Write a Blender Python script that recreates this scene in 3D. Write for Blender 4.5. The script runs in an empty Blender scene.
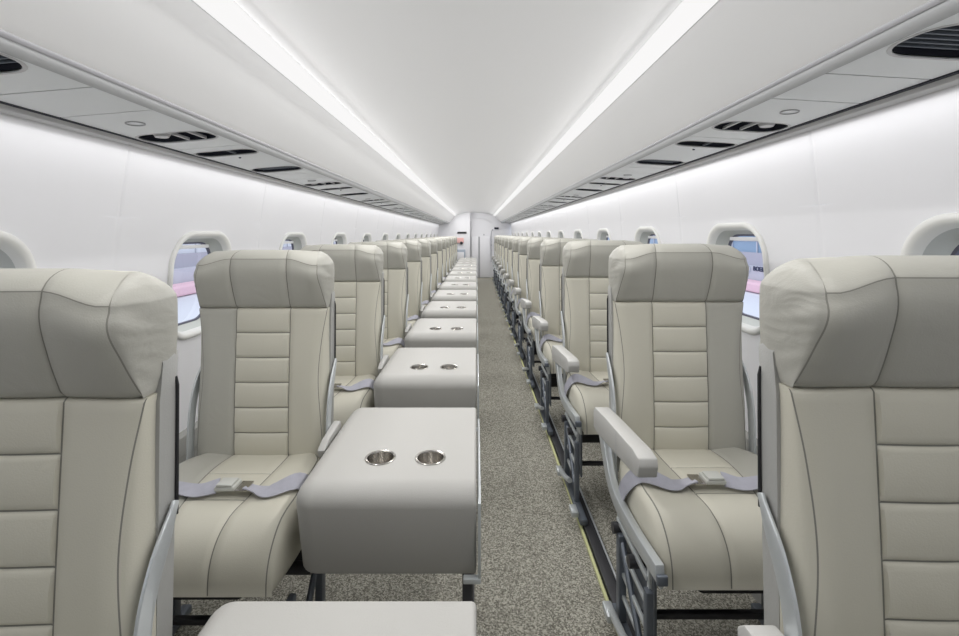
import bpy, bmesh, math, random
from mathutils import Vector, Matrix
random.seed(4)
SC = bpy.context.scene
COL = SC.collection
PI = math.pi
EYE = 1.18
# ------------------------------------------------------------------ camera
cam_data = bpy.data.cameras.new('camera')
cam = bpy.data.objects.new('camera', cam_data); COL.objects.link(cam)
cam.location = (0, 0, EYE); cam.rotation_euler = (PI/2, 0, 0)
cam_data.sensor_width = 36; cam_data.sensor_fit = 'HORIZONTAL'
cam_data.lens = 453/959*36
cam_data.shift_x = 3.0/959; cam_data.shift_y = -84/959
cam_data.clip_start = 0.02; cam_data.clip_end = 200
SC.camera = cam
# ------------------------------------------------------------------ world, view, lights
w = bpy.data.worlds.new('world'); SC.world = w; w.use_nodes = True
bg = w.node_tree.nodes['Background']
bg.inputs[0].default_value = (0.86, 0.92, 1.0, 1); bg.inputs[1].default_value = 1.7
SC.view_settings.view_transform = 'Standard'; SC.view_settings.look = 'None'
SC.view_settings.gamma = 1; SC.view_settings.exposure = 0.0
SC.view_settings.use_curve_mapping = False
COVE_W = 4.0      # watts per metre of the ceiling cove lamps
UP_W = 1.3
WASH_W = 0.34       # watts per metre of the wall wash lamps
Y0, Y1 = -1.7, 12.25
LY0, LY1 = -0.15, Y1-0.45
def strip_light(name, x, z, width, watts, aim, color):
    L = bpy.data.lights.new(name, 'AREA'); L.shape = 'RECTANGLE'
    length = LY1 - LY0
    L.size = width; L.size_y = length; L.energy = watts*length; L.color = color
    o = bpy.data.objects.new(name, L); COL.objects.link(o)
    o.location = (x, (LY0+LY1)/2, z)
    d = Vector((aim[0], 0, aim[1])).normalized()
    zax = -d; yax = Vector((0, 1, 0)); xax = yax.cross(zax)
    o.rotation_euler = Matrix((xax, yax, zax)).transposed().to_euler()
    return o
# cove lamps sit just above the top lips of the bins, wash lamps under the bin's outer rail
strip_light('cove_lamp_left', -0.548, EYE+0.480, 0.045, COVE_W, (0.62, -0.80), (1, 0.99, 0.985))
strip_light('cove_lamp_right', 0.468, EYE+0.483, 0.045, COVE_W, (-0.62, -0.80), (1, 0.99, 0.985))
strip_light('cove_uplight_left', -0.562, EYE+0.487, 0.02, UP_W, (0.93, 0.36), (1, 0.99, 1.0))
strip_light('cove_uplight_right', 0.483, EYE+0.491, 0.02, UP_W, (-0.93, 0.36), (1, 0.99, 1.0))
strip_light('wash_lamp_left', -0.940, EYE+0.246, 0.02, WASH_W, (-0.10, -1), (0.99, 0.99, 1.0))
strip_light('wash_lamp_right', 0.867, EYE+0.276, 0.02, WASH_W, (0.10, -1), (0.99, 0.99, 1.0))
# ------------------------------------------------------------------ materials
def new_mat(name, col, rough=0.6, metal=0.0, spec=0.4, bump=0.0, bscale=400.0, var=0.0, vscale=3.0, bdist=0.002, sheen=0.0):
    m = bpy.data.materials.new(name); m.use_nodes = True
    nt = m.node_tree; p = nt.nodes['Principled BSDF']
    p.inputs['Base Color'].default_value = (*col, 1); p.inputs['Roughness'].default_value = rough
    p.inputs['Metallic'].default_value = metal; p.inputs['Specular IOR Level'].default_value = spec
    tc = nt.nodes.new('ShaderNodeTexCoord')
    if var > 0:
        n = nt.nodes.new('ShaderNodeTexNoise'); n.inputs['Scale'].default_value = vscale; n.inputs['Detail'].default_value = 4
        nt.links.new(tc.outputs['Object'], n.inputs['Vector'])
        r = nt.nodes.new('ShaderNodeMapRange'); r.inputs[3].default_value = 1-var; r.inputs[4].default_value = 1+var
        nt.links.new(n.outputs['Fac'], r.inputs[0])
        mx = nt.nodes.new('ShaderNodeVectorMath'); mx.operation = 'SCALE'; mx.inputs[0].default_value = col
        nt.links.new(r.outputs[0], mx.inputs['Scale']); nt.links.new(mx.outputs[0], p.inputs['Base Color'])
    if bump > 0:
        n2 = nt.nodes.new('ShaderNodeTexNoise'); n2.inputs['Scale'].default_value = bscale; n2.inputs['Detail'].default_value = 3
        nt.links.new(tc.outputs['Object'], n2.inputs['Vector'])
        b = nt.nodes.new('ShaderNodeBump'); b.inputs['Strength'].default_value = bump; b.inputs['Distance'].default_value = bdist
        nt.links.new(n2.outputs['Fac'], b.inputs['Height']); nt.links.new(b.outputs['Normal'], p.inputs['Normal'])
    return m
def wrinkled(name, col, rough, strength, scale):
    m = new_mat(name, col, rough, spec=0.35)
    nt = m.node_tree; p = nt.nodes['Principled BSDF']; tc = nt.nodes.new('ShaderNodeTexCoord')
    mp = nt.nodes.new('ShaderNodeMapping'); mp.inputs['Scale'].default_value = (1, 1, 1.6)
    nt.links.new(tc.outputs['Object'], mp.inputs[0])
    a = nt.nodes.new('ShaderNodeTexNoise'); a.inputs['Scale'].default_value = scale; a.inputs['Detail'].default_value = 2; a.inputs['Distortion'].default_value = 1.2
    f = nt.nodes.new('ShaderNodeTexNoise'); f.inputs['Scale'].default_value = 420
    nt.links.new(mp.outputs[0], a.inputs['Vector']); nt.links.new(tc.outputs['Object'], f.inputs['Vector'])
    b1 = nt.nodes.new('ShaderNodeBump'); b1.inputs['Strength'].default_value = strength; b1.inputs['Distance'].default_value = 0.012
    b2 = nt.nodes.new('ShaderNodeBump'); b2.inputs['Strength'].default_value = 0.25; b2.inputs['Distance'].default_value = 0.001
    nt.links.new(a.outputs['Fac'], b1.inputs['Height']); nt.links.new(f.outputs['Fac'], b2.inputs['Height'])
    nt.links.new(b1.outputs[0], b2.inputs['Normal']); nt.links.new(b2.outputs[0], p.inputs['Normal'])
    return m
def emit_mat(name, col, s):
    m = bpy.data.materials.new(name); m.use_nodes = True; nt = m.node_tree
    nt.nodes.clear(); e = nt.nodes.new('ShaderNodeEmission'); o = nt.nodes.new('ShaderNodeOutputMaterial')
    e.inputs[0].default_value = (*col, 1); e.inputs[1].default_value = s
    nt.links.new(e.outputs[0], o.inputs[0]); return m
def glass_mat(name):
    m = bpy.data.materials.new(name); m.use_nodes = True; nt = m.node_tree
    nt.nodes.clear(); o = nt.nodes.new('ShaderNodeOutputMaterial')
    t = nt.nodes.new('ShaderNodeBsdfTransparent'); t.inputs[0].default_value = (0.93, 0.94, 0.97, 1)
    g = nt.nodes.new('ShaderNodeBsdfGlossy'); g.inputs['Roughness'].default_value = 0.03
    fr = nt.nodes.new('ShaderNodeFresnel'); fr.inputs[0].default_value = 1.25
    mx = nt.nodes.new('ShaderNodeMixShader')
    sc = nt.nodes.new('ShaderNodeMath'); sc.operation = 'MULTIPLY'; sc.inputs[1].default_value = 0.12
    nt.links.new(fr.outputs[0], sc.inputs[0]); nt.links.new(sc.outputs[0], mx.inputs[0]); nt.links.new(t.outputs[0], mx.inputs[1]); nt.links.new(g.outputs[0], mx.inputs[2])
    nt.links.new(mx.outputs[0], o.inputs[0]); return m
def carpet_mat():
    m = bpy.data.materials.new('carpet'); m.use_nodes = True; nt = m.node_tree; p = nt.nodes['Principled BSDF']
    p.inputs['Roughness'].default_value = 0.95; p.inputs['Specular IOR Level'].default_value = 0.1
    tc = nt.nodes.new('ShaderNodeTexCoord')
    v = nt.nodes.new('ShaderNodeTexVoronoi'); v.inputs['Scale'].default_value = 250
    nt.links.new(tc.outputs['Object'], v.inputs['Vector'])
    sp = nt.nodes.new('ShaderNodeSeparateColor'); nt.links.new(v.outputs['Color'], sp.inputs[0])
    n = nt.nodes.new('ShaderNodeTexNoise'); n.inputs['Scale'].default_value = 500
    nt.links.new(tc.outputs['Object'], n.inputs['Vector'])
    ad = nt.nodes.new('ShaderNodeMix'); ad.inputs[0].default_value = 0.35
    nt.links.new(sp.outputs[0], ad.inputs[2]); nt.links.new(n.outputs['Fac'], ad.inputs[3])
    r = nt.nodes.new('ShaderNodeValToRGB')
    e = r.color_ramp.elements
    e[0].position = 0.22; e[0].color = (0.17, 0.162, 0.135, 1)
    e[1].position = 0.80; e[1].color = (0.60, 0.58, 0.50, 1)
    k = e.new(0.5); k.color = (0.33, 0.318, 0.27, 1)
    nt.links.new(ad.outputs[0], r.inputs[0]); nt.links.new(r.outputs[0], p.inputs['Base Color'])
    b = nt.nodes.new('ShaderNodeBump'); b.inputs['Strength'].default_value = 0.6; b.inputs['Distance'].default_value = 0.004
    nt.links.new(ad.outputs[0], b.inputs['Height']); nt.links.new(b.outputs[0], p.inputs['Normal'])
    return m
M = dict(
    cream=new_mat('cream_leather', (0.565, 0.545, 0.46), 0.5, bump=0.3, var=0.03, bdist=0.001),
    taupe=wrinkled('taupe_leather', (0.415, 0.408, 0.362), 0.5, 0.10, 9),
    cap=wrinkled('gathered_taupe_leather', (0.38, 0.374, 0.335), 0.5, 0.25, 14),
    seam=new_mat('seam_thread', (0.22, 0.215, 0.19), 0.8),
    console=new_mat('console_leather', (0.42, 0.413, 0.39), 0.5, bump=0.3, bdist=0.001),
    shell=new_mat('grey_shell', (0.36, 0.36, 0.345), 0.45, bump=0.2),
    arm=new_mat('armrest_plastic', (0.47, 0.465, 0.445), 0.45, bump=0.15),
    alu=new_mat('satin_aluminium', (0.58, 0.61, 0.62), 0.35, metal=0.45, spec=0.5),
    steel=new_mat('polished_steel', (0.50, 0.48, 0.45), 0.22, metal=1.0),
    dark=new_mat('dark_metal', (0.055, 0.055, 0.06), 0.45, metal=0.3),
    black=new_mat('black_rubber', (0.02, 0.02, 0.022), 0.6),
    belt=new_mat('belt_webbing', (0.42, 0.42, 0.475), 0.7, bump=0.5, bscale=900, var=0.12, vscale=60),
    buckle=new_mat('buckle_plastic', (0.52, 0.525, 0.49), 0.35),
    white=new_mat('white_panel', (0.83, 0.83, 0.85), 0.42, spec=0.3),
    ceil=new_mat('ceiling_panel', (0.80, 0.80, 0.80), 0.55, spec=0.3),
    binm=new_mat('bin_panel', (0.80, 0.80, 0.80), 0.4, spec=0.35),
    psu=new_mat('service_panel', (0.84, 0.865, 0.875), 0.4, spec=0.3),
    trim=new_mat('grey_trim', (0.40, 0.40, 0.42), 0.4, metal=0.2),
    rail=new_mat('pale_rail', (0.62, 0.62, 0.63), 0.4),
    lip=new_mat('lip_grey', (0.50, 0.51, 0.52), 0.5),
    gap=new_mat('dark_gap_fill', (0.02, 0.022, 0.035), 0.7),  # near-black fill for the rail channels, slot recesses and speaker box
    slat=new_mat('blue_grey_metal', (0.16, 0.18, 0.21), 0.4, metal=0.4),
    dado=new_mat('dado_panel', (0.34, 0.34, 0.32), 0.6, bump=0.2),
    bezel=new_mat('window_bezel', (0.80, 0.80, 0.77), 0.45, spec=0.3),
    liner=new_mat('window_liner', (0.55, 0.56, 0.52), 0.5, spec=0.2),
    gasket=new_mat('window_gasket', (0.12, 0.12, 0.16), 0.6),
    glass=glass_mat('window_glass'),
    carpet=carpet_mat(),
    yellow=new_mat('luminescent_strip', (0.70, 0.71, 0.38), 0.5),
    cove=emit_mat('cove_diffuser', (1.0, 0.99, 0.985), 0.95),
    pink=new_mat('salmon_plastic', (0.85, 0.50, 0.47), 0.5),
    bluegrey=new_mat('blue_grey_plastic', (0.40, 0.45, 0.52), 0.5),
    apron=new_mat('pale_apron', (0.66, 0.67, 0.72), 0.8, var=0.05, vscale=0.4),
    facade=new_mat('pale_facade', (0.55, 0.56, 0.62), 0.8, var=0.06, vscale=0.6),
    lilac=new_mat('lilac_grey_facade', (0.42, 0.41, 0.47), 0.8),
    pinkband=new_mat('pink_band', (0.80, 0.53, 0.60), 0.8),
    glazing=new_mat('blue_glazing', (0.24, 0.34, 0.47), 0.3),
    ink=new_mat('dark_lettering', (0.05, 0.06, 0.12), 0.6),
)
# ------------------------------------------------------------------ mesh helpers
def finish(name, bm, mats, parent=None, smooth=True, angle=35, loc=None):
    bmesh.ops.remove_doubles(bm, verts=bm.verts, dist=1e-6)
    bmesh.ops.recalc_face_normals(bm, faces=bm.faces)
    me = bpy.data.meshes.new(name); bm.to_mesh(me); bm.free()
    if not isinstance(mats, (list, tuple)): mats = [mats]
    for m in mats: me.materials.append(m)
    if smooth:
        me.shade_smooth()
        if angle: me.set_sharp_from_angle(angle=math.radians(angle))
    o = bpy.data.objects.new(name, me); COL.objects.link(o)
    if parent is not None: o.parent = parent
    if loc: o.location = loc
    return o
def thing(name, label, cat, loc=(0, 0, 0), group=None, kind=None):
    o = bpy.data.objects.new(name, None); COL.objects.link(o); o.location = loc
    o.empty_display_size = 0.1
    return tag(o, label, cat, group, kind)
def tag(o, label=None, cat=None, group=None, kind=None):
    if label: o['label'] = label
    if cat: o['category'] = cat
    if group: o['group'] = group
    if kind: o['kind'] = kind
    return o
def children_of(o): return [c for c in bpy.data.objects if c.parent == o]
def copy_tree(o, parent=None):
    c = o.copy(); COL.objects.link(c)
    if parent is not None: c.parent = parent
    for ch in list(o.children): copy_tree(ch, c)
    return c
def add_box(bm, c, s, bev=0.0, seg=2, rot=None, mi=0):
    t = bmesh.new(); bmesh.ops.create_cube(t, size=1)
    bmesh.ops.scale(t, vec=s, verts=t.verts)
    if bev > 0: bmesh.ops.bevel(t, geom=list(t.edges), offset=bev, segments=seg, profile=0.5, affect='EDGES')
    if rot is not None: bmesh.ops.rotate(t, matrix=rot, verts=t.verts, cent=(0, 0, 0))
    bmesh.ops.translate(t, vec=c, verts=t.verts)
    merge(bm, t, mi)
def merge(bm, t, mi=0):
    vm = {v: bm.verts.new(v.co) for v in t.verts}
    for f in t.faces:
        try:
            nf = bm.faces.new([vm[v] for v in f.verts]); nf.material_index = mi
        except ValueError: pass
    t.free()
def add_tube(bm, pts, r, n=10, mi=0, cap=True):
    pts = [Vector(p) for p in pts]; rings = []
    for i, p in enumerate(pts):
        a = pts[max(i-1, 0)]; b = pts[min(i+1, len(pts)-1)]
        d = (b-a).normalized(); up = Vector((0, 0, 1)) if abs(d.z) < 0.9 else Vector((1, 0, 0))
        u = d.cross(up).normalized(); v = d.cross(u)
        rr = r[i] if isinstance(r, (list, tuple)) else r
        rings.append([bm.verts.new(p + u*rr*math.cos(2*PI*k/n) + v*rr*math.sin(2*PI*k/n)) for k in range(n)])
    for i in range(len(rings)-1):
        for k in range(n):
            f = bm.faces.new((rings[i][k], rings[i][(k+1) % n], rings[i+1][(k+1) % n], rings[i+1][k])); f.material_index = mi
    if cap:
        for rg in (rings[0], rings[-1]):
            f = bm.faces.new(rg); f.material_index = mi
def loft(bm, rings, closed=True, mi=None, caps=True):
    vr = [[bm.verts.new(p) for p in rg] for rg in rings]; n = len(vr[0])
    for i in range(len(vr)-1):
        for k in range(n if closed else n-1):
            a, b, c, d = vr[i][k], vr[i][(k+1) % n], vr[i+1][(k+1) % n], vr[i+1][k]
            try: f = bm.faces.new((a, b, c, d))
            except ValueError: continue
            if mi is not None: f.material_index = mi(i, k) if callable(mi) else mi
    if caps:
        for rg in (vr[0], vr[-1]):
            try:
                f = bm.faces.new(rg)
                if mi is not None and not callable(mi): f.material_index = mi
            except ValueError: pass
    return vr
def add_plate(bm, outline, x0, x1, bev=0.0, mi=0):
    """a plate: (y, z) outline extruded from x0 to x1"""
    t = bmesh.new()
    a = [t.verts.new((x0, p[0], p[1])) for p in outline]; b = [t.verts.new((x1, p[0], p[1])) for p in outline]
    t.faces.new(a); t.faces.new(list(reversed(b))); n = len(a)
    for i in range(n): t.faces.new((a[i], b[i], b[(i+1) % n], a[(i+1) % n]))
    bmesh.ops.recalc_face_normals(t, faces=t.faces)
    if bev > 0: bmesh.ops.bevel(t, geom=list(t.edges), offset=bev, segments=2, profile=0.5, affect='EDGES')
    merge(bm, t, mi)
def smooth_path(pts, n=8):
    """Catmull-Rom through pts"""
    P = [Vector(p) for p in pts]; P = [2*P[0]-P[1]] + P + [2*P[-1]-P[-2]]; out = []
    for i in range(1, len(P)-2):
        for k in range(n):
            t = k/n; a, b, c, d = P[i-1], P[i], P[i+1], P[i+2]
            out.append(0.5*((2*b) + (c-a)*t + (2*a-5*b+4*c-d)*t*t + (3*b-a-3*c+d)*t**3))
    out.append(P[-2]); return out
def lerp(a, b, t): return a + (b-a)*t
def interp(tab, x):
    """smooth (Catmull-Rom) interpolation of a table"""
    if x <= tab[0][0]: return tab[0][1]
    if x >= tab[-1][0]: return tab[-1][1]
    n = len(tab)
    def slope(i):
        a, b = tab[max(i-1, 0)], tab[min(i+1, n-1)]; return (b[1]-a[1])/(b[0]-a[0])
    for i in range(n-1):
        (x0, y0), (x1, y1) = tab[i], tab[i+1]
        if x <= x1:
            h = x1-x0; t = (x-x0)/h; t2 = t*t; t3 = t2*t
            return (2*t3-3*t2+1)*y0 + (t3-2*t2+t)*h*slope(i) + (3*t2-2*t3)*y1 + (t3-t2)*h*slope(i+1)
def interp_step(tab, x):
    if x <= tab[0][0]: return tab[0][1]
    for (x0, y0), (x1, y1) in zip(tab, tab[1:]):
        if x <= x1:
            t = (x-x0)/(x1-x0); t = t*t*(3-2*t); return y0 + (y1-y0)*t
    return tab[-1][1]
def sst(t): t = max(0, min(1, t)); return t*t*(3-2*t)
def gauss(d, s): return math.exp(-(d/s)**2)

# ================================================================== STRUCTURE
def wall_profile(side):
    """(x, z rel. eye) from the top to the floor; side -1 left, +1 right"""
    if side < 0:
        return [(-0.985, 0.262), (-0.998, 0.19), (-1.012, 0.09), (-1.026, -0.03), (-1.038, -0.15), (-1.046, -0.28), (-1.050, -0.42), (-1.050, -0.56), (-1.046, -0.715)]
    return [(0.908, 0.294), (0.918, 0.21), (0.929, 0.10), (0.940, -0.03), (0.950, -0.15), (0.957, -0.28), (0.961, -0.42), (0.962, -0.56), (0.960, -0.715)]
def prof_at(side, z):
    P = wall_profile(side)
    if z >= P[0][1]: return P[0][0]
    for (x0, z0), (x1, z1) in zip(P, P[1:]):
        if z >= z1:
            t = (z-z0)/(z1-z0); return x0 + (x1-x0)*t
    return P[-1][0]
PITCH_W = 0.84
WZ = {-1: -0.185, 1: -0.155}       # window centres, height rel. eye
WOFF = {-1: 0.87, 1: 0.815}
HW, HH, RC = 0.185, 0.190, 0.115   # half size and corner radius of the window opening in the wall
def rrect(hw, hh, r, n=16):
    pts = []
    for cx, cy, a0 in ((hw-r, hh-r, 0), (-(hw-r), hh-r, PI/2), (-(hw-r), -(hh-r), PI), (hw-r, -(hh-r), 1.5*PI)):
        for k in range(n):
            a = a0 + (PI/2)*k/(n-1); pts.append((cx+r*math.cos(a), cy+r*math.sin(a)))
    return pts
def rect_ring(hw, y0, y1, src):
    """project the points src radially on the rectangle |x|<hw, y0<y<y1"""
    out = []
    for (x, y) in src:
        s = 1e9
        if abs(x) > 1e-9: s = min(s, hw/abs(x))
        if y > 1e-9: s = min(s, y1/y)
        if y < -1e-9: s = min(s, y0/y)
        out.append((x*s, y*s))
    return out
def build_wall(side, name):
    bm = bmesh.new(); Pz = lambda z: prof_at(side, z)
    cz = WZ[side]; zt, zb = cz+0.235, cz-0.235
    hb = PITCH_W/2
    ncent = [WOFF[side] + PITCH_W*k for k in range(-3, 14)]
    seamy = []
    def gro(y, c):   # shallow panel joint half way between two windows and a second one beside it
        d = min(abs(y-(c-hb)), abs(y-(c+hb))); return 0.0025*gauss(d, 0.004)
    def pt(y, z, c): return (Pz(z) + side*gro(y, c), y, EYE+z)
    ys_rel = [-hb, -hb+.003, -hb+.007, -hb+.012, -0.3, -0.2, -0.1, 0, 0.1, 0.2, 0.3, hb-.012, hb-.007, hb-.003, hb]
    for c in ncent:
        if c-hb < Y0-0.9 or c-hb > Y1: continue
        zs_up = [0.262 if side < 0 else 0.294] ; k = zs_up[0]
        m = 7; zs_up = [lerp(k, zt, i/m) for i in range(m+1)]
        zs_dn = [lerp(zb, -0.715, i/8) for i in range(9)]
        for zs in (zs_up, zs_dn):
            loft(bm, [[pt(c+y, z, c) for y in ys_rel] for z in zs], closed=False, caps=False)
        inner = rrect(HW, HH, RC, 16)
        # outer ring: rectangle sampled radially + its corners
        outer = rect_ring(hb, zb-cz, zt-cz, inner)
        for cx, cy in ((hb, zt-cz), (-hb, zt-cz), (-hb, zb-cz), (hb, zb-cz)):
            i = min(range(len(outer)), key=lambda q: (outer[q][0]-cx)**2+(outer[q][1]-cy)**2); outer[i] = (cx, cy)
        rings = []
        for t in (0, .05, .12, .25, .4, .55, .7, .82, .92, .97, 1.0):
            rings.append([pt(c+lerp(a[0], b[0], t), cz+lerp(a[1], b[1], t), c) for a, b in zip(inner, outer)])
        loft(bm, rings, closed=True, caps=False)
    return tag(finish(name, bm, M['white'], angle=40), kind='structure')
build_wall(-1, 'wall_left'); build_wall(1, 'wall_right')

def build_window(side, n, c):
    """window_n: bezel (funnel) > gasket, pane, shade"""
    cz = WZ[side]
    def ring(hw, hh, r, dep, dz=0):
        return [(prof_at(side, cz+y+dz) + side*dep, c+x, EYE+cz+y+dz) for x, y in rrect(hw, hh, r, 16)]
    bm = bmesh.new()
    rings = [ring(.189, .194, .118, .003), ring(.191, .196, .12, -.004), ring(.186, .191, .115, -.010), ring(.176, .181, .108, -.010),
             ring(.170, .175, .105, -.003), ring(.163, .168, .10, .012)]
    loft(bm, rings, caps=False)
    b = finish('window_%d' % n, bm, M['bezel'], angle=60); tag(b, kind='structure')
    bm = bmesh.new()
    loft(bm, [ring(.163, .168, .10, .012), ring(.156, .161, .093, .035), ring(.146, .153, .085, .055)], caps=False)
    finish('window_liner', bm, M['liner'], b, angle=60)
    bm = bmesh.new()
    loft(bm, [ring(.147, .154, .086, .053), ring(.141, .148, .080, .055), ring(.140, .147, .079, .062), ring(.147, .154, .086, .064)], caps=False)
    finish('gasket', bm, M['gasket'], b, angle=60)
    bm = bmesh.new(); f = bm.faces.new([bm.verts.new(p) for p in ring(.142, .149, .081, .059)])
    finish('pane', bm, M['glass'], b)
    bm = bmesh.new()
    # pulled-up shade edge along the top of the pane
    z1 = cz+0.128; z2 = cz+0.118
    add_box(bm, (prof_at(side, z1)+side*.047, c, EYE+(z1+z2)/2+.014), (.005, .215, .014), .002)
    finish('window_shade', bm, M['white'], b)
n = 0
for side in (-1, 1):
    for k in range(0, 14):
        c = WOFF[side]+PITCH_W*k
        if c > Y1-0.3: continue
        n += 1; build_window(side, n, c)

# lower dado panels
for side, nm in ((-1, 'baseboard_left'), (1, 'baseboard_right')):
    bm = bmesh.new(); xw = prof_at(side, -0.715)
    pr = [(xw, EYE-0.700), (xw-side*.018, EYE-0.712), (xw-side*.020, EYE-0.722), (xw-side*.020, EYE-0.775), (xw-side*.012, EYE-0.782), (xw-side*.012, EYE-0.90), (xw-side*.03, 0.10), (xw-side*.06, 0.0)]
    loft(bm, [[(x, y, z) for x, z in pr] for y in (Y0, Y1)], closed=False, caps=False)
    tag(finish(nm, bm, M['dado'], angle=30), kind='structure')
# floor
bm = bmesh.new(); add_box(bm, (-0.045, (Y0+Y1)/2, -0.02), (2.2, Y1-Y0+.2, 0.04))
tag(finish('floor', bm, M['carpet'], smooth=False), kind='structure')
# ceiling
def ceil_z(x):
    xl, xr = -0.53, 0.45; t = (x-(xl+xr)/2)/((xr-xl)/2)
    return EYE + 0.506 + 0.077*(1-abs(t)**2.3)
bm = bmesh.new()
xs = [lerp(-0.53, 0.45, i/36) for i in range(37)]
loft(bm, [[(x, y, ceil_z(x)) for x in xs] for y in (Y0, Y1)], closed=False, caps=False)
tag(finish('ceiling', bm, M['ceil'], angle=60), kind='structure')
# cove diffusers: luminous strips between bin and ceiling
for nm, a, b in (('trim_cove_left', (-0.578, .4755), (-0.528, .5065)), ('trim_cove_right', (0.498, .4805), (0.448, .5065))):
    bm = bmesh.new()
    loft(bm, [[(a[0], y, EYE+a[1]), (lerp(a[0], b[0], .5), y, EYE+lerp(a[1], b[1], .5)+.006), (b[0], y, EYE+b[1])] for y in (Y0, Y1)], closed=False, caps=False)
    tag(finish(nm, bm, M['cove']), kind='structure')
# unseen roof slab and side sheets, added to stop sky light leaking in
bm = bmesh.new(); add_box(bm, (-0.045, (Y0+Y1)/2, EYE+.64), (2.1, Y1-Y0, .04))
tag(finish('ceiling_light_block', bm, M['trim'], smooth=False), kind='structure')
for nm, x in (('wall_light_block_left', -1.02), ('wall_light_block_right', .946)):
    bm = bmesh.new(); add_box(bm, (x, (Y0+Y1)/2, EYE+.43), (.05, Y1-Y0, .42)); tag(finish(nm, bm, M['trim'], smooth=False), kind='structure')
# end walls
bm = bmesh.new(); add_box(bm, (-0.05, Y0-.03, 0.9), (2.3, .06, 2.0)); tag(finish('wall_front', bm, M['shell'], smooth=False), kind='structure')
bm = bmesh.new()
add_box(bm, (-0.05, Y1+.03, 0.9), (2.3, .06, 2.0))
tag(finish('wall_back', bm, M['white'], smooth=False), kind='structure')
# arched header above the aft door and partition on the left
bm = bmesh.new()
pts = []
for i in range(25):
    a = PI*i/24; pts.append((-0.05-0.43*math.cos(a), EYE+0.31+0.13*math.sin(a)))
for i in range(24):
    x0, z0 = pts[i]; x1, z1 = pts[i+1]
    add_box(bm, ((x0+x1)/2, Y1-.02, (z0+z1)/2), (math.hypot(x1-x0, z1-z0)+.004, .05, .022), rot=Matrix.Rotation(-math.atan2(z1-z0, x1-x0), 4, 'Y'))
tag(finish('trim_1', bm, M['white']), kind='structure')
bm = bmesh.new()
add_box(bm, (-0.60, Y1-.10, EYE-.30), (0.86, .20, 1.76), .01)
pw = tag(finish('wall_partition', bm, M['white']), kind='structure')
# aft door (two tall leaves with a dark joint)
bm = bmesh.new(); add_box(bm, (-0.04, Y1-.02, 0.56), (0.19, .04, 1.10), .006)
d1 = tag(finish('door_1', bm, M['white']), kind='structure')
bm = bmesh.new(); add_box(bm, (0.068, Y1-.035, 0.56), (0.024, .03, 1.10)); finish('door_joint', bm, M['trim'], d1)
bm = bmesh.new(); add_box(bm, (0.225, Y1-.02, 0.56), (0.28, .04, 1.10), .006); finish('door_leaf', bm, M['white'], d1)
bm = bmesh.new(); add_box(bm, (0.20, Y1-.05, 1.16), (0.03, .02, .03), .004); finish('door_latch', bm, M['trim'], d1)
bm = bmesh.new(); add_box(bm, (-0.15, Y1-.05, 0.80), (0.02, .06, 1.45), .004); tag(finish('trim_2', bm, M['rail']), kind='structure')

# ================================================================== OVERHEAD
BIN = {-1: [(-0.722, .262), (-0.726, .290), (-0.712, .300), (-0.697, .318), (-0.668, .352), (-0.638, .391), (-0.608, .432), (-0.588, .462), (-0.580, .4748)],
       1: [(0.657, .288), (0.661, .316), (0.648, .326), (0.633, .340), (0.603, .370), (0.569, .405), (0.535, .442), (0.511, .468), (0.501, .4798)]}
def build_bin(side, label):
    P = BIN[side]
    bm = bmesh.new()
    back = [(P[-1][0]+side*.01, P[-1][1]+.004), (P[-1][0]+side*.02, .53), (side*.99 if side < 0 else .915, .53), (side*.99 if side < 0 else .915, .40), (P[1][0]+side*.012, .372)]
    ring = P[1:] + back; E1 = Y1-.203 if side < 0 else Y1-.002
    loft(bm, [[(x, y, EYE+z) for x, z in ring] for y in (Y0, E1)], closed=True, caps=True)
    o = finish('overhead_bin', bm, M['binm'], angle=50); tag(o, label, 'overhead bin', 'overhead bins')
    bm = bmesh.new()   # lower lip with a thin joint
    x, z = P[1]
    lip = [(x-side*.013, z+.010), (x-side*.012, z+.003), (x-side*.007, z-.004), (x, z-.009), (x+side*.006, z-.010)]
    loft(bm, [[(a, y, EYE+b) for a, b in lip] for y in (Y0, E1)], closed=False, caps=False)
    finish('bin_lip', bm, M['lip'], o)
    bm = bmesh.new()
    g = [(x-side*.0145, z+.012), (x-side*.018, z+.0155), (x-side*.0175, z+.010), (x-side*.0145, z+.006)]
    loft(bm, [[(a, y, EYE+b) for a, b in g] for y in (Y0, E1)], closed=False, caps=False)
    finish('lip_seal', bm, M['trim'], o)
    return o
build_bin(-1, 'long smooth white overhead bin running above the left row of seats')
build_bin(1, 'long smooth white overhead bin running above the right row of seats')
# outer rail beside the service panels, and dark channel in between
for side, nm in ((-1, 'left'), (1, 'right')):
    xo, zo = ((-0.955, .2600) if side < 0 else (0.881, .2910))
    bm = bmesh.new()
    pr = [(xo+side*.002, zo+.02), (xo+side*.004, zo-.002), (xo+side*.007, zo-.006), (xo+side*.026, zo-.010), (xo+side*.030, zo-.006), (xo+side*.034, zo+.012)]
    loft(bm, [[(a, y, EYE+b) for a, b in pr] for y in (Y0, Y1)], closed=False, caps=False)
    tag(finish('trim_rail_'+nm, bm, M['rail'], angle=40), kind='structure')
    bm = bmesh.new()
    add_box(bm, (xo-side*.002, (Y0+Y1)/2, EYE+zo+.006), (.014, Y1-Y0, .006))
    tag(finish('trim_channel_'+nm, bm, M['gap'], smooth=False), kind='structure')
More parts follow.
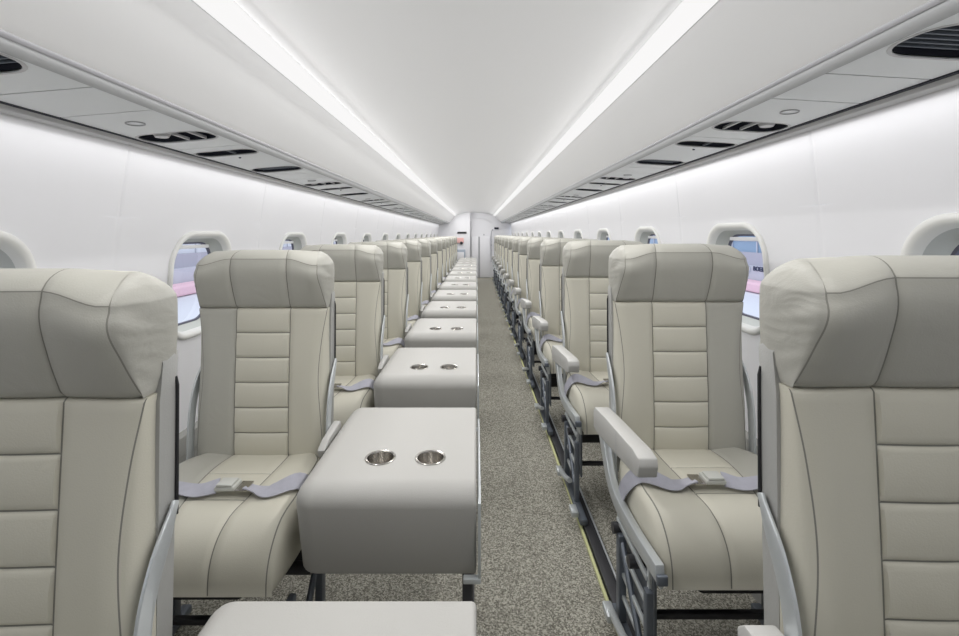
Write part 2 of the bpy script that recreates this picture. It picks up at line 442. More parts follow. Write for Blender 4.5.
# service panels
UNIT = 1.2
def boolean(o, cutters):
    for c in cutters:
        md = o.modifiers.new('b', 'BOOLEAN'); md.operation = 'DIFFERENCE'; md.object = c; md.solver = 'EXACT'
    dg = bpy.context.evaluated_depsgraph_get(); me = bpy.data.meshes.new_from_object(o.evaluated_get(dg))
    o.modifiers.clear(); old = o.data; o.data = me; bpy.data.meshes.remove(old)
    for c in cutters: bpy.data.objects.remove(c)
def slot_cut(cx, cy, hw, hd, r, depth=.1):
    bm = bmesh.new(); pts = [(cx+a, cy+b) for a, b in rrect(hw, hd, r, 8)]
    loft(bm, [[(x, y, -depth) for x, y in pts], [(x, y, depth) for x, y in pts]])
    return finish('cutter', bm, M['psu'], smooth=False)
def build_service_panel(side):
    """local: x across (0 = bin edge, towards the wall = side*), y along, z up; origin at bin edge"""
    if side < 0: (xi, zi), (xo, zo) = (-0.7345, .2825), (-0.953, .264)
    else: (xi, zi), (xo, zo) = (0.6695, .3085), (0.879, .296)
    wd = abs(xo-xi); root = thing('service_panel', 'x', 'overhead panel')
    tilt = math.atan2(zo-zi, xo-xi) if side > 0 else math.atan2(zi-zo, xi-xo)
    cxw = side*wd/2
    bm = bmesh.new()
    for y0, y1 in ((0.002, .398), (.402, 1.038), (1.042, 1.198)):
        add_box(bm, (cxw, (y0+y1)/2, .001), (wd, y1-y0, .002))
    o = finish('panel_face', bm, M['psu'], root, angle=30)
    o.location = (0, 0, 0)
    hw = wd*.45
    boolean(o, [slot_cut(cxw, .25, hw, .052, .045), slot_cut(cxw, .50, hw, .040, .036), slot_cut(cxw, .885, hw, .062, .055)])
    for cy, hd, r in ((.25, .052, .045), (.50, .040, .036), (.885, .062, .055)):
        bm = bmesh.new()
        pts = rrect(hw, hd, r, 8)
        loft(bm, [[(cxw+a, cy+b, .004) for a, b in pts], [(cxw+a*1.01, cy+b*1.02, .055) for a, b in pts]], caps=False)
        bm.faces.new([bm.verts.new((cxw+a*1.01, cy+b*1.02, .055)) for a, b in pts])
        rc = finish('slot_recess', bm, M['gap'], root, angle=30)
        bm = bmesh.new()
        a1, a2 = rrect(hw+.006, hd+.006, r+.006, 8), rrect(hw-.001, hd-.001, r-.001, 8)
        loft(bm, [[(cxw+a, cy+b, -.0003) for a, b in a1], [(cxw+a, cy+b, -.0015) for a, b in rrect(hw+.003, hd+.003, r+.003, 8)], [(cxw+a, cy+b, -.0006) for a, b in a2]], caps=False)
        finish('slot_rim', bm, M['rail'], root, angle=60)
    bm = bmesh.new()   # grille slats
    for k in range(7):
        add_box(bm, (cxw, .885-.048+.016*k, .016), (hw*1.9, .004, .012), .001, rot=None)
    finish('grille', bm, M['slat'], root)
    for dx in (side*.045,):     # reading lamps in slot A
        bm = bmesh.new()
        add_tube(bm, [(cxw+dx, .25, .03), (cxw+dx, .25, .012), (cxw+dx, .25, .004)], [.022, .022, .017], 20)
        finish('reading_lamp', bm, M['rail'], root)
    bm = bmesh.new()
    add_box(bm, (cxw, .25, .006), (.006, .100, .008), .001); finish('divider', bm, M['rail'], root)
    bm = bmesh.new(); add_box(bm, (cxw-side*.05, .25, .006), (.006, .098, .008), .001); finish('divider', bm, M['rail'], root)
    bm = bmesh.new(); add_box(bm, (cxw+.01, .50, .006), (.006, .078, .006), .001); finish('divider', bm, M['slat'], root)
    bm = bmesh.new()
    n = 28; R1, R2 = .021, .018
    loft(bm, [[(cxw+R*math.cos(2*PI*k/n), .09+R*math.sin(2*PI*k/n), z) for k in range(n)] for R, z in ((R1, .001), (R1, -.002), (R2, -.002), (R2, .001))], caps=False)
    finish('call_button_ring', bm, M['trim'], root, angle=60)
    bm = bmesh.new(); add_tube(bm, [(cxw, .585, .002), (cxw, .585, -.003)], .004, 12); finish('indicator', bm, M['ink'], root)
    root.location = (xi, 0, EYE+zi); root.rotation_euler = (0, -tilt, 0)
    # panels are drawn with local slope following the cabin section
    return root
def ordinal(n):
    return ['first','second','third','fourth','fifth','sixth','seventh','eighth','ninth','tenth','eleventh','twelfth','thirteenth','fourteenth','fifteenth','sixteenth'][n]
for side, nm in ((-1, 'left'), (1, 'right')):
    base = build_service_panel(side)
    ks = list(range(-1, 10))
    for i, k in enumerate(ks):
        o = base if i == 0 else copy_tree(base)
        y = 1.03 + UNIT*k
        o.location.y = y
        tag(o, 'pale grey service panel with dark slots under the %s overhead bin, %s from the camera' % (nm, ordinal(i)), 'overhead panel', 'service panels under the %s bin' % nm)

# ================================================================== FLOOR TRACKS
bm = bmesh.new(); add_box(bm, (0.447, (Y0+Y1)/2, .012), (.040, Y1-Y0-.1, .024), .004)
t = finish('seat_track', bm, M['dark']); tag(t, 'long dark seat rail with a pale yellow strip along the right edge of the aisle', 'floor rail')
bm = bmesh.new(); add_box(bm, (0.418, (Y0+Y1)/2, .006), (.010, Y1-Y0-.1, .012), .002); finish('luminescent_strip', bm, M['yellow'], t)
bm = bmesh.new(); add_box(bm, (0.4705, (Y0+Y1)/2, .012), (.006, Y1-Y0-.1, .026), .001); finish('rail_edge', bm, M['alu'], t)
bm = bmesh.new(); add_box(bm, (-0.022, (Y0+Y1)/2, .008), (.030, Y1-Y0-.1, .016), .003)
t = finish('seat_track', bm, M['dark']); tag(t, 'low dark seat rail on the carpet under the aisle edge of the consoles', 'floor rail')

# ================================================================== SEATS
def yfront(z):
    return -(0.945-z)*0.035
ZTOP = 1.133
def back_ring(z, y_extra, wmul, inset, aisle, head):
    """closed cross-section ring; returns points and column classes"""
    if head:
        t = (z-0.945)/(ZTOP-0.945)
        prot = interp([(0, 0.002), (.35, .027), (.68, .042), (1.0, .030)], t)
        wp = interp([(0, .200), (.3, .193), (.7, .184), (1.0, .180)], t)
        wo = interp([(0, .202), (.35, .208), (.7, .210), (1.0, .204)], t)
        s = interp([(0, .085), (.5, .087), (1.0, .086)], t)
        wing = interp([(0, .004), (.3, .012), (.7, .014), (1, 0.0)], t)
        thick = interp([(0, .105), (.4, .145), (.7, .155), (1, .13)], t)
    else:
        t = (z-0.47)/(0.945-0.47)
        prot = interp([(0, .0), (.25, .004), (.6, .002), (1, 0)], t)
        wp = interp([(0, .198), (.28, .188), (.55, .179), (.8, .187), (1.0, .202)], t)
        wo = interp([(0, .202), (.3, .205), (.8, .203), (1.0, .203)], t)
        s = .0850
        wing = interp([(0, .010), (.5, .016), (1, .006)], t)
        thick = interp([(0, .085), (1, .100)], t)
    yf = yfront(z) - prot
    cols = []   # (x, y, cls, d) front from left piping to right piping
    def groove(x):
        return 0.0045*gauss(abs(abs(x)-s), .0035)
    def ycont(x):
        a = abs(x)
        return yf - wing*sst((a-s*.6)/(wp-s*.6)) + 0.006*sst(1-abs(a-wp)/.0001) + groove(x) + y_extra - (0.004*math.cos(min(a/s, 1)*PI/2) if a < s else 0)
    def front_xs():
        xs = [wp]
        xs += [lerp(wp, s+.004, i/7) for i in range(1, 7)]
        xs += [s+.004, s+.0013, s-.0013, s-.004]
        xs += [lerp(s-.004, 0, i/4) for i in range(1, 4)]
        full = [-x for x in xs] + [0] + list(reversed(xs))
        return full
    F = front_xs()
    pts = [(x, ycont(x)) for x in F]
    ye = pts[-1][1]
    # side curve right
    sd = []
    sd.append((wp+.0020, ye+.001))
    depth = thick
    for i in range(1, 9):
        a = (PI/2)*i/8
        sd.append((wp+.0020 + (wo-wp-.0035)*math.sin(a)**.8, ye+.002+depth*.50*(1-math.cos(a))))
    for i in range(1, 5):
        a = (PI/2)*i/4
        sd.append((wo - .065*(1-math.cos(a)), ye+.002+depth*.50 + depth*.50*math.sin(a)))
    right = sd; left = [(-x, y) for x, y in reversed(sd)]
    ring = pts + right + left
    ym = yf + thick*.5
    out = [(x*(1-inset*2.2) if inset else x, lerp(y, ym, min(1, inset*8)) if inset else y, z) for x, y in ring]
    return out
NF = 2*(1+6+4+3)+1            # number of front columns
def col_class(k):
    """material class of the face between column k and k+1: 0 left bolster, 1 centre, 2 right bolster, 3 seam, 4 right side, 5 left side, 6 back"""
    half = (NF-1)//2
    # seam faces are between s+.0018 and s-.0018
    sL = 1+6+1     # index of -(s+.0018)
    if k < sL: return 0
    if k == sL: return 3
    mR = NF-1-sL-1
    if k < mR: return 1
    if k == mR: return 3
    if k < NF-1: return 2
    nside = 13
    if k == NF-1: return 3
    if k < NF-1+nside: return 4
    if k == NF-1+nside: return 6
    if k < NF-1+2*nside: return 5
    return 3
def build_back(aisle, parent):
    """aisle = +1 when the aisle lies on local +x; bolster on the window side is taupe"""
    mats = [M['cream'], M['taupe'], M['seam'], M['cap']]
    # body ---------------------------------------------------
    seams = [0.945-0.0775*k for k in range(1, 6)]
    zs = [0.452, .456, .463, .473, .485]
    z = .485
    allz = set(zs)
    for i in range(1, 40): allz.add(round(.485 + (.938-.485)*i/40, 5))
    for s in seams:
        allz = {q for q in allz if abs(q-s) > .0065 or q in zs}
        allz |= {s-.006, s-.003, s-.0012, s+.0012, s+.003, s+.006}
    allz |= {.939, .9425, .9445}
    Z = sorted(allz); rings = []
    for z in Z:
        low = max(0, .485-z)/.033; ins = 0
        rg = back_ring(max(z, .47), 0, 1, 0, aisle, False)
        d = 1-math.sqrt(max(0, 1-low*low)) if low > 0 else 0
        hi = max(0, (z-.939)/.0055); d2 = .006*hi*hi
        res = []
        for k, (x, y, zz) in enumerate(rg):
            ym = yfront(z)+.045
            yy = lerp(y, ym, d*.9) if d else y
            xx = x*(1-d*.10)
            cl = col_class(k) if k < NF else -1
            if k < NF and abs(x) < .083:
                for s in seams: yy += .004*gauss(z-s, .003)
                # soft pillow between the horizontal seams
                q = ((.945-z)/.0775) % 1.0; yy -= .0035*math.sin(PI*q)
            if d2: yy = lerp(yy, ym, d2*8) if k >= NF else yy + d2
            res.append((xx, yy, z))
        rings.append(res)
    def mi(i, k):
        c = col_class(k); zm = (Z[i]+Z[i+1])/2
        if c == 1:
            return 2 if any(abs(zm-s) < .0013 for s in seams) else 0
        if c == 3: return 2
        if c == 0: return 0 if aisle < 0 else 1
        if c == 2: return 0 if aisle > 0 else 1
        if c == 4: return 0 if aisle > 0 else 1
        if c == 5: return 0 if aisle < 0 else 1
        return 1
    bm = bmesh.new(); loft(bm, rings, mi=mi)
    body = finish('backrest', bm, mats, parent, angle=50)
    # headrest -----------------------------------------------
    Z = [.9455, .947, .950, .954, .959] + [lerp(.965, 1.093, i/16) for i in range(17)]
    tops = []
    for i in range(1, 9):
        a = (PI/2)*i/8; tops.append((1.093+.036*math.sin(a), 1-math.cos(a)))
    tops[1:1] = [(tops[0][0]+.0015, tops[0][1]+.004), (tops[0][0]+.0032, tops[0][1]+.01)]
    rings = []; zz = []
    for z in Z:
        rg = back_ring(z, 0, 1, 0, aisle, True)
        lo = max(0, (.959-z)/.0135); d = .008*lo*lo
        rings.append([(x*(1-d*1.2), y+(d if k < NF else 0), z-.020*sst((abs(x)-.09)/.09)*sst((z-.99)/.118)) for k, (x, y, _) in enumerate(rg)]); zz.append(z)
    for z, d in tops:
        rg = back_ring(1.093, 0, 1, 0, aisle, True)
        res = []
        for k, (x, y, _) in enumerate(rg):
            ym = yfront(1.1)+.025
            a = abs(x); sx = math.copysign(1, x)
            if k < NF and a > .09: x = sx*(.09+(a-.09)*(1+.16*d))
            droop = .020*sst((a-.09)/.09)*(1-.75*d)
            res.append((x*(1-.17*d), lerp(y, ym, d*.93), z-droop))
        rings.append(res); zz.append(z)
    # gathers on the end caps
    for i, rg in enumerate(rings):
        z = zz[i]
        for k in range(NF, len(rg)):
            x, y, q = rg[k]
            kk = (k-NF) if k < NF+13 else (len(rg)-1-k)
            if 1 < kk < 8:
                amp = .0016*math.sin(PI*(kk-1)/7)*sst((z-.95)/.03)*sst((1.12-z)/.03)
                rg[k] = (x + math.copysign(1, x)*amp*math.sin(z*210+kk*.8+math.sin(z*55)*2), y, q)
    def mih(i, k):
        c = col_class(k)
        if c == 3: return 2
        if c in (4, 5): return 3
        if c in (0, 1, 2) and i == len(Z)+1: return 2
        return 1
    bm = bmesh.new(); loft(bm, rings, mi=mih)
    hd = finish('headrest', bm, mats, parent, angle=55)
    return body, hd
def build_cushion(aisle, parent):
    mats = [M['cream'], M['taupe'], M['seam']]
    yb, yfr = -0.020, -0.400          # rear and front of the cushion
    rz, ry = .165, .125
    st = []                       # (y, ztop, zbot)
    def ztop(y):
        u = (yb-y)/(yb-yfr); return .482 + .018*math.sin(PI*min(1, u*.9+.15)) 
    ys = [yb - (yb-yfr-ry)*i/22 for i in range(23)]
    seam_y = [yb-.125, yb-.245]
    for s in seam_y: ys = [y for y in ys if abs(y-s) > .006] + [s-.004, s-.0012, s+.0012, s+.004]
    ys = sorted(ys, reverse=True)
    for y in ys: st.append((y, ztop(y), .350))
    zt = ztop(yfr+ry)
    for i in range(1, 15):
        a = (PI/2)*i/14
        st.append((yfr+ry - ry*math.sin(a)**.9, .350 + (zt-.350)*math.cos(a)**.75 if i < 14 else .3505, .350))
    rings = []
    for j, (y, z1, z0) in enumerate(st):
        u = (yb-y)/(yb-yfr)
        s = lerp(.088, .058, sst(u)) + .012*math.sin(PI*u)
        wp = interp([(0, .170), (.15, .196), (.6, .205), (1, .192)], u)
        wo = interp([(0, .178), (.15, .212), (.6, .224), (.9, .218), (1, .204)], u)
        cxs = -aisle*(-0.0)
        shift = 0
        xs = [wp] + [lerp(wp, s+.004, i/6) for i in range(1, 6)] + [s+.004, s+.0015, s-.0015, s-.004] + [lerp(s-.004, 0, i/4) for i in range(1, 4)]
        full = [-x for x in xs] + [0] + list(reversed(xs))
        ring = []
        H = max(z1-z0, 1e-4)
        front = u > .82
        for x in full:
            a = abs(x)
            g = .004*gauss(a-s, .0035)
            dz = -g + .010*sst((a-s)/(wp-s))*(1-sst((u-.8)/.2)) - (.004 if a == wp else 0)
            if a < s:
                for q in seam_y: dz -= .003*gauss(y-q, .003)
            zz = z0 + H*(1+dz/.16) if not front else z1 + dz*min(1, H/.1)
            ring.append((x+shift, y + (g if front else 0), zz))
        ztp = ring[-1][2]; sd = []
        n = 8
        sd.append((wp+.003, y, ztp-.002*min(1, H/.05)))
        for i in range(1, n+1):
            a = PI*i/n
            sd.append((wp+.003+(wo-wp)*math.sin(a/1.0)**.8 if i < n else wp-.01, y, lerp(ztp-.002*min(1, H/.05), z0, (1-math.cos(a))/2)))
        ring += [(x+shift, y, z) for x, y, z in sd] + [(-x+shift, y, z) for x, y, z in reversed(sd)]
        rings.append(ring)
    NFc = 2*(1+5+4+3)+1; sL = 1+5+1; mR = NFc-1-sL-1; ns = 9
    def mi(i, k):
        if i >= len(st)-1: return 0
        ym = (st[i][0]+st[i+1][0])/2; u = (yb-ym)/(yb-yfr)
        if k == sL or k == mR or k == NFc-1 or k == NFc-1+2*ns: return 2
        if sL < k < mR: return 2 if any(abs(ym-q) < .0014 for q in seam_y) else 0
        if k < sL: return 1 if (aisle > 0) else 0
        if k < NFc-1: return 1 if (aisle < 0) else 0
        return 0
    bm = bmesh.new(); loft(bm, rings, mi=mi)
    return finish('seat_cushion', bm, mats, parent, angle=50)
def ribbon(bm, pts, wdir, wid, th=.0025):
    P = smooth_path(pts, 6); rings = []
    for i, p in enumerate(P):
        d = (P[min(i+1, len(P)-1)]-P[max(i-1, 0)]).normalized()
        wv = Vector(wdir(i/(len(P)-1)) if callable(wdir) else wdir).normalized()
        nrm = d.cross(wv).normalized(); wv = nrm.cross(d).normalized()
        rings.append([p+wv*wid/2+nrm*th/2, p-wv*wid/2+nrm*th/2, p-wv*wid/2-nrm*th/2, p+wv*wid/2-nrm*th/2])
    loft(bm, rings)
def build_belt(aisle, parent):
    y = -0.243; zc = .512
    bm = bmesh.new(); a = aisle
    ribbon(bm, [(a*.232, y+.10, .40), (a*.236, y+.05, .47), (a*.205, y+.01, .525), (a*.14, y-.012, .512), (a*.105, y-.004, .510), (a*.070, y, .517)],
           lambda t: (0, 1, .25+.5*math.sin(t*5)), .042)
    ribbon(bm, [(-a*.232, y+.10, .40), (-a*.236, y+.05, .47), (-a*.205, y+.012, .527), (-a*.14, y+.008, .516), (-a*.06, y-.006, .509), (-a*.005, y, .518)],
           lambda t: (0, 1, .15-.4*math.sin(t*4.2)), .044)
    b = finish('seat_belt', bm, M['belt'], parent, angle=30)
    bm = bmesh.new(); add_box(bm, (a*.022, y, .520), (.052, .046, .012), .004)
    add_box(bm, (a*.022, y-.004, .529), (.042, .038, .007), .003, rot=None)
    finish('buckle', bm, M['buckle'], b)
    bm = bmesh.new(); add_box(bm, (a*.064, y, .517), (.030, .046, .004), .0015); finish('buckle_tongue', bm, M['steel'], b)
    bm = bmesh.new()
    add_plate(bm, [(y+.085, .36), (y+.115, .36), (y+.125, .47), (y+.095, .49)], -a*.226, -a*.232)
    finish('belt_anchor', bm, M['alu'], b, angle=30)
def build_seat(side):
    """side -1: seat by the left wall (aisle on +x); +1: right"""
    a = -side
    root = thing('airline_seat', 'x', 'seat')
    build_back(a, root); build_cushion(a, root)
    # shell behind the back
    bm = bmesh.new()
    rings = []
    for z, w_, th in ((.40, .194, .03), (.46, .202, .034), (.7, .206, .036), (.93, .207, .036), (.985, .206, .034), (1.0, .200, .026)):
        yy = .022+.012*sst((z-.9)/.1)
        rings.append([(-w_, yy, z), (-w_, yy+th, z), (-w_+.03, yy+th+.045, z), (w_-.03, yy+th+.045, z), (w_, yy+th, z), (w_, yy, z)])
    loft(bm, rings); sh = finish('back_shell', bm, M['shell'], root, angle=40)
    for s in (-1, 1):
        bm = bmesh.new()
        add_tube(bm, [(s*.2080, .060, .745), (s*.2080, .061, .80), (s*.2080, .062, .945), (s*.205, .062, .958)], .0028, 8)
        finish('edge_trim', bm, M['black'], sh)
    # side brackets that carry the back: curved pale plates
    for s in (-1, 1):
        top, mid = .775, .60
        L = []
        cen = [(.050, .772), (.030, .738), (.004, .695), (-.014, .65), (-.024, .59), (-.028, .52), (-.032, .45), (-.05, .40)]
        cen = [(p.x, p.y) for p in smooth_path([(c[0], c[1], 0) for c in cen], 3)]
        wid = [.006 + .010*sst(i/5) for i in range(len(cen))]
        A = []; B = []
        for i, (yy, z) in enumerate(cen):
            p0 = cen[max(i-1, 0)]; p1 = cen[min(i+1, len(cen)-1)]
            d = Vector((p1[0]-p0[0], p1[1]-p0[1])).normalized(); nn = Vector((-d.y, d.x))
            A.append((yy+nn.x*wid[i], z+nn.y*wid[i])); B.append((yy-nn.x*wid[i], z-nn.y*wid[i]))
        bm = bmesh.new(); add_plate(bm, A+list(reversed(B)), s*.2105, s*.2170, .002)
        finish('recline_bracket', bm, M['alu'], root, angle=30)
    build_belt(a, root)
    # seat pan, cross tubes, legs
    bm = bmesh.new(); add_box(bm, (0, -.19, .338), (.37, .26, .022), .006); finish('seat_pan', bm, M['dark'], root)
    bm = bmesh.new(); add_box(bm, (0, -.035, .25), (.37, .012, .20), .003); finish('shade_baffle', bm, M['dark'], root)  # dark panel added to cut light from behind and deepen under-seat shade
    bm = bmesh.new(); add_plate(bm, [(-.06, .325), (-.30, .325), (-.27, .235), (-.10, .215)], -a*.04-.11, -a*.04+.11, .012); finish('shade_vest_pouch', bm, M['black'], root, angle=40)  # black pouch with a slanted outline, also added to darken the space under the seat
    bm = bmesh.new()
    for yy in (-.22, -.08): add_tube(bm, [(-.235, yy, .285), (.235, yy, .285)], .016, 12)
    add_box(bm, (0, -.215, .140), (.42, .018, .016), .003)
    finish('cross_tube', bm, M['dark'], root)
    for s in (-1, 1):
        xs = s*.215
        bm = bmesh.new()
        add_box(bm, (xs, -.31, .155), (.018, .024, .25), .003)
        add_box(bm, (xs, -.10, .155), (.022, .030, .25), .003)
        add_tube(bm, [(xs, -.30, .05), (xs, -.11, .26)], .009, 8)
        add_box(bm, (xs, -.24, .030 if side < 0 else .018), (.030, .40, .024), .004)
        finish('leg', bm, M['slat'], root)
    xa = a*.243
    if side > 0:
        # aisle arm frame: aluminium plate curving down from the armrest pivot into the side rail
        cen = [(.005, .575), (-.012, .54), (-.045, .495), (-.085, .445), (-.14, .415), (-.22, .408), (-.33, .412), (-.45, .425)]
        cen = [(p.x, p.y) for p in smooth_path([(c[0], c[1], 0) for c in cen], 4)]
        A = []; B = []
        for i, (yy, z) in enumerate(cen):
            p0 = cen[max(i-1, 0)]; p1 = cen[min(i+1, len(cen)-1)]
            d = Vector((p1[0]-p0[0], p1[1]-p0[1])).normalized(); nn = Vector((-d.y, d.x)); wd = lerp(.024, .018, i/len(cen))
            A.append((yy+nn.x*wd, z+nn.y*wd)); B.append((yy-nn.x*wd, z-nn.y*wd))
        bm = bmesh.new(); add_plate(bm, A+list(reversed(B)), xa-a*.011, xa+a*.010, .0035)
        fr = finish('arm_frame', bm, M['alu'], root, angle=30)
        bm = bmesh.new(); add_box(bm, (xa-a*.002, -.456, .415), (.024, .010, .022), .003); finish('end_cap', bm, M['slat'], fr)
        # armrest
        bm = bmesh.new()
        prof = [(.020, .545), (-.02, .540), (-.36, .588), (-.378, .594), (-.386, .622), (-.380, .640), (-.34, .644), (-.10, .624), (.005, .612), (.022, .596)]
        add_plate(bm, prof, xa-a*.023, xa+a*.023, .0035)
        ar = finish('armrest', bm, M['arm'], root, angle=40)
        bm = bmesh.new(); add_box(bm, (xa, -.215, .600), (.0465, .0022, .060)); finish('armrest_joint', bm, M['trim'], ar)
        # slotted side shroud
        bm = bmesh.new()
        y0, y1 = -.30, -.06; xs = xa-a*.030
        for z in (.30, .235, .17, .105): add_box(bm, (xs, (y0+y1)/2, z), (.010, y1-y0, .014), .003)
        for yy in (y0, y1): add_box(bm, (xs-a*.004, yy, .21), (.008, .014, .24), .002)
        add_box(bm, (xs+a*.002, -.19, .368), (.010, .40, .050), .003)
        finish('side_shroud', bm, M['alu'], root, angle=30)
        bm = bmesh.new(); add_box(bm, (xs-a*.022, (y0+y1)/2, .22), (.006, y1-y0-.01, .20)); finish('shroud_backing', bm, M['slat'], root)
        bm = bmesh.new()
        add_tube(bm, [(xa, -.10, .050), (xa+a*.006, -.22, .085), (xa, -.30, .11)], .011, 10)
        add_box(bm, (xa+a*.004, -.09, .042), (.028, .060, .022), .004); add_box(bm, (xa+a*.004, -.40, .042), (.028, .060, .022), .004)
        finish('track_fitting', bm, M['alu'], root)
    else:
        # stowed aisle arm beside the console
        bm = bmesh.new(); add_plate(bm, [(.02, .530), (-.13, .535), (-.14, .56), (-.10, .575), (.01, .585), (.02, .575)], xa-a*.024, xa-a*.002, .003)
        finish('armrest', bm, M['arm'], root, angle=40)
    return root
PITCH = 0.79
XL, XR = -0.675, 0.640
YL, YR = 0.645, 0.630
NROW = 14
for side, X, Yb, nm in ((-1, XL, YL, 'left'), (1, XR, YR, 'right')):
    base = build_seat(side)
    for k in range(NROW):
        o = base if k == 0 else copy_tree(base)
        o.location = (X, Yb+(PITCH if side < 0 else .80)*k, 0.020 if side > 0 else 0)
        if side > 0:
            lab = 'cream and taupe leather seat with aisle armrest in the right row, %s from the camera' % ordinal(k)
        else:
            lab = 'cream and taupe leather seat by the left windows, %s from the camera' % ordinal(k)
        if k == 0: lab = lab.replace('first from', 'nearest to')
        if k == NROW-1: lab = lab.replace(ordinal(k)+' from', 'farthest from')
        tag(o, lab, 'seat', 'leather seats in the %s row' % nm)

# ================================================================== CONSOLES
def build_console():
    root = thing('console_table', 'x', 'console')
    # local: x from -.43 to 0, back at y 0, front at y -.485, top z .607, bottom .41
    bm = bmesh.new()
    W_, D_, zt, zb = .421, .485, .607, .380
    t = bmesh.new(); bmesh.ops.create_cube(t, size=1); bmesh.ops.scale(t, vec=(W_, D_, zt-zb), verts=t.verts)
    bmesh.ops.translate(t, vec=(-W_/2, -D_/2, (zt+zb)/2), verts=t.verts)
    front_top = [e for e in t.edges if all(v.co.z > .6 and v.co.y < -.4 for v in e.verts)]
    left_e = [e for e in t.edges if all(v.co.x < -.4 for v in e.verts) and not all(v.co.y > -.1 for v in e.verts) and not all(v.co.z < .45 for v in e.verts)]
    bmesh.ops.bevel(t, geom=list(set(front_top+left_e)), offset=.048, segments=8, profile=.5, affect='EDGES')
    rest = [e for e in t.edges if e.is_manifold and e.calc_face_angle(0) > 1.0]
    bmesh.ops.bevel(t, geom=rest, offset=.008, segments=3, profile=.5, affect='EDGES')
    for v in t.verts:
        q = max(0, min(1, (zt-.03-v.co.z)/(zt-.03-zb)))
        if v.co.y < -.25: v.co.y += .045*q**1.3*min(1, (-.25-v.co.y)/.2)
    merge(bm, t)
    o = finish('console_top', bm, M['console'], root, angle=50)
    cut = []
    for cx in (-.246, -.118):
        c = bmesh.new(); add_tube(c, [(cx, -.342, .54), (cx, -.342, .65)], .0335, 40); cut.append(finish('cutter', c, M['console'], smooth=False))
    boolean(o, cut)
    for p in o.data.polygons: p.use_smooth = True
    o.data.set_sharp_from_angle(angle=math.radians(50))
    for cx in (-.246, -.118):
        bm = bmesh.new(); n = 40
        rr = ((.0330, .6035), (.0385, .6072), (.0390, .6088), (.0375, .6098), (.0335, .6085), (.0320, .604), (.0315, .545), (.0290, .5415), (.0001, .5412))
        loft(bm, [[(cx+R*math.cos(2*PI*k/n), -.342+R*math.sin(2*PI*k/n), z) for k in range(n)] for R, z in rr], caps=False)
        finish('cup_holder', bm, M['steel'], root, angle=50)
    # thin side plate on the aisle face
    bm = bmesh.new()
    add_plate(bm, [(-.04, .585), (-.45, .585), (-.478, .570), (-.482, .400), (-.45, .392), (-.04, .392)], .003, .010, .002)
    add_box(bm, (-.010, -.475, .397), (.040, .016, .012), .002)
    add_plate(bm, [(.04, .48), (-.02, .48), (-.02, .44), (.04, .44)], .003, .012, .002)
    finish('side_plate', bm, M['alu'], root, angle=30)
    bm = bmesh.new(); add_box(bm, (-.21, -.20, .372), (.34, .24, .026), .004); finish('under_frame', bm, M['dark'], root)
    for yy in (-.40, -.08):
        bm = bmesh.new(); add_box(bm, (-.022, yy, .1965), (.024, .034, .36), .004); finish('leg', bm, M['dark'], root)
    bm = bmesh.new()
    add_tube(bm, [(-.40, -.10, .365), (-.02, -.10, .365)], .016, 12); add_box(bm, (-.2, -.20, .045), (.36, .02, .02), .003)
    finish('cross_tube', bm, M['dark'], root)
    return root
base = build_console()
for k in range(NROW):
    o = base if k == 0 else copy_tree(base)
    o.location = (0, 0.712+PITCH*k, 0)
    lab = 'grey leather padded console with two steel cup holders beside the aisle, %s from the camera' % ordinal(k)
    if k == 0: lab = 'grey leather padded console top cut off by the bottom edge, nearest to the camera'
    if k == NROW-1: lab = 'grey leather padded console at the far end of the aisle, farthest from the camera'
    tag(o, lab, 'console', 'padded consoles along the left side of the aisle')

# ================================================================== FAR END DETAILS
yb = Y1-.205
bm = bmesh.new(); add_box(bm, (-0.385, yb-.01, EYE+.035), (.245, .02, .048), .006)
tag(finish('exit_sign', bm, M['black']), 'small black rectangular sign high on the far left bulkhead', 'sign')
t = thing('jump_seat_pad', 'salmon pink pad with two dark round knobs on the far bulkhead', 'pad', (-.47, yb-.005, EYE-.22))
bm = bmesh.new(); add_box(bm, (0, -.015, .05), (.26, .03, .14), .012); finish('pad', bm, M['pink'], t)
for x in (-.09, .07):
    bm = bmesh.new(); add_tube(bm, [(x, -.03, -.02), (x, -.06, -.02), (x, -.065, -.02)], [.04, .04, .03], 16); finish('knob', bm, M['dark'], t)
t = thing('galley_box', 'pale blue grey framed box under the pink pad on the far bulkhead', 'box', (-.44, yb-.005, EYE-.56))
bm = bmesh.new(); add_box(bm, (0, -.04, 0), (.29, .08, .30), .015); finish('box_body', bm, M['bluegrey'], t)
bm = bmesh.new(); add_box(bm, (.01, -.085, -.01), (.20, .02, .18), .01); finish('box_door', bm, M['white'], t)
bm = bmesh.new(); add_tube(bm, smooth_path([(.44, Y1-.08, EYE+.12), (.40, Y1-.09, EYE+.05), (.395, Y1-.09, EYE-.3), (.395, Y1-.09, EYE-.75)], 5), .010, 10)
add_box(bm, (.40, Y1-.03, EYE-.3), (.03, .04, .03)); add_box(bm, (.43, Y1-.03, EYE+.11), (.03, .05, .03))
tag(finish('grab_rail', bm, M['trim']), 'thin grey vertical grab rail right of the far door', 'rail')
bm = bmesh.new(); add_box(bm, (.54, Y1-.04, EYE+.155), (.12, .04, .05), .01)
tag(finish('speaker_box', bm, M['gap']), 'small dark box high on the far wall, right of the door', 'box')
for side, x, nm in ((-1, -0.60, 'left'), (1, 0.52, 'right')):
    bm = bmesh.new(); add_box(bm, (x-side*.055, 9.6, EYE+.435 if side < 0 else EYE+.43), (.02, .14, .02), .004)
    bpy.data.objects.remove(finish('x', bm, M['rail']))

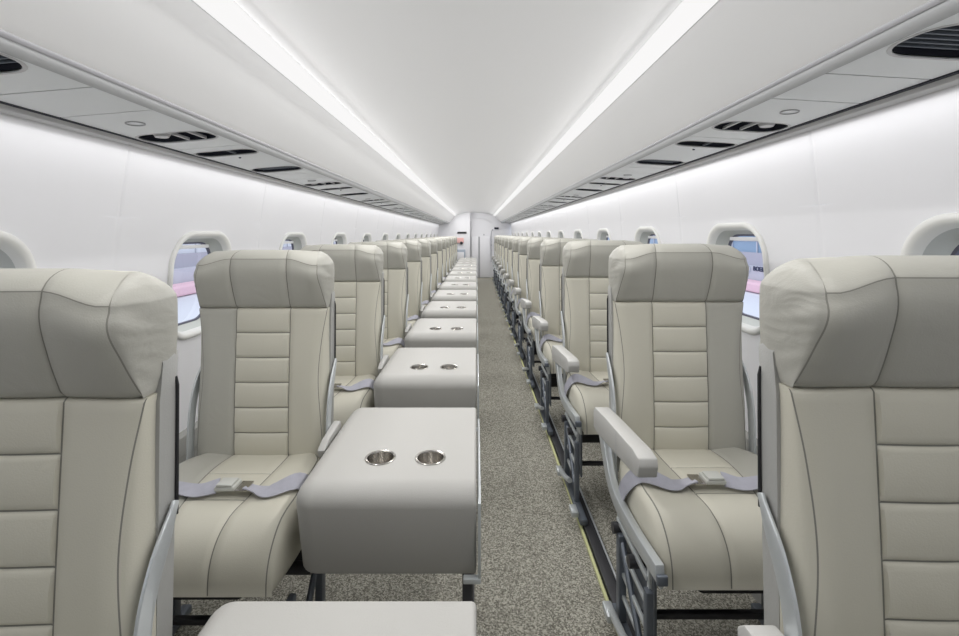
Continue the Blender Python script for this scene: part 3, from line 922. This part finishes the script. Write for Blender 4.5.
# ================================================================== OUTSIDE
bm = bmesh.new(); add_box(bm, (0, 20, -1.85), (120, 160, .1)); tag(finish('ground', bm, M['apron'], smooth=False), kind='structure')
def outside(side, label):
    t = thing('terminal_building', label, 'building', (side*15, 0, -1.8))
    bm = bmesh.new(); add_box(bm, (side*3, 25, .62), (6, 110, 1.24)); finish('wall', bm, M['facade'], t, smooth=False)
    bm = bmesh.new(); add_box(bm, (side*3.2, 25, 1.60), (6, 110, .72)); finish('upper_wall', bm, M['lilac'], t, smooth=False)
    bm = bmesh.new(); add_box(bm, (-side*.6, 25, .28), (1.0, 110, .5), .1); finish('pink_kerb', bm, M['pinkband'], t, smooth=False)
    bm = bmesh.new()
    add_box(bm, (side*3.4, 25, 4.2), (6, 110, 4.5)); g = finish('glazing', bm, M['glazing'] if side > 0 else M['apron'], t, smooth=False)
    bm = bmesh.new()
    for i in range(46): add_box(bm, (side*.36, -28+2.4*i, 4.2), (.06, .07, 4.5))
    for z in (2.6, 3.4, 4.2, 5.0): add_box(bm, (side*.36, 25, z), (.06, 110, .05))
    finish('mullion', bm, M['facade'], t, smooth=False)
    return t
tr = outside(1, 'pale building with blue glazing and pink kerb outside the right windows')
tl = outside(-1, 'pale lilac building with a pink kerb outside the left windows')
cu = bpy.data.curves.new('lettering', 'FONT'); cu.body = 'BOEING'; cu.size = .36; cu.extrude = .02; cu.space_character = 1.1
lo = bpy.data.objects.new('lettering', cu); COL.objects.link(lo)
dg = bpy.context.evaluated_depsgraph_get(); me = bpy.data.meshes.new_from_object(lo.evaluated_get(dg)); bpy.data.objects.remove(lo)
me.materials.append(M['ink'])
lt = bpy.data.objects.new('lettering', me); COL.objects.link(lt); lt.parent = tr
lt.location = (-.04, 24.5, 1.0); lt.rotation_euler = (PI/2, 0, -PI/2)
bm = bmesh.new(); n = 32
loft(bm, [[(R*math.cos(2*PI*k/n), y, R*math.sin(2*PI*k/n)) for k in range(n)] for R, y in ((.5, 0), (.5, -.03), (.4, -.03), (.4, 0))], caps=False)
em = finish('emblem', bm, M['bluegrey'], tr); em.location = (-.02, 24.95, 1.06); em.scale = (.42, .42, .42); em.rotation_euler = (0, 0, -PI/2)
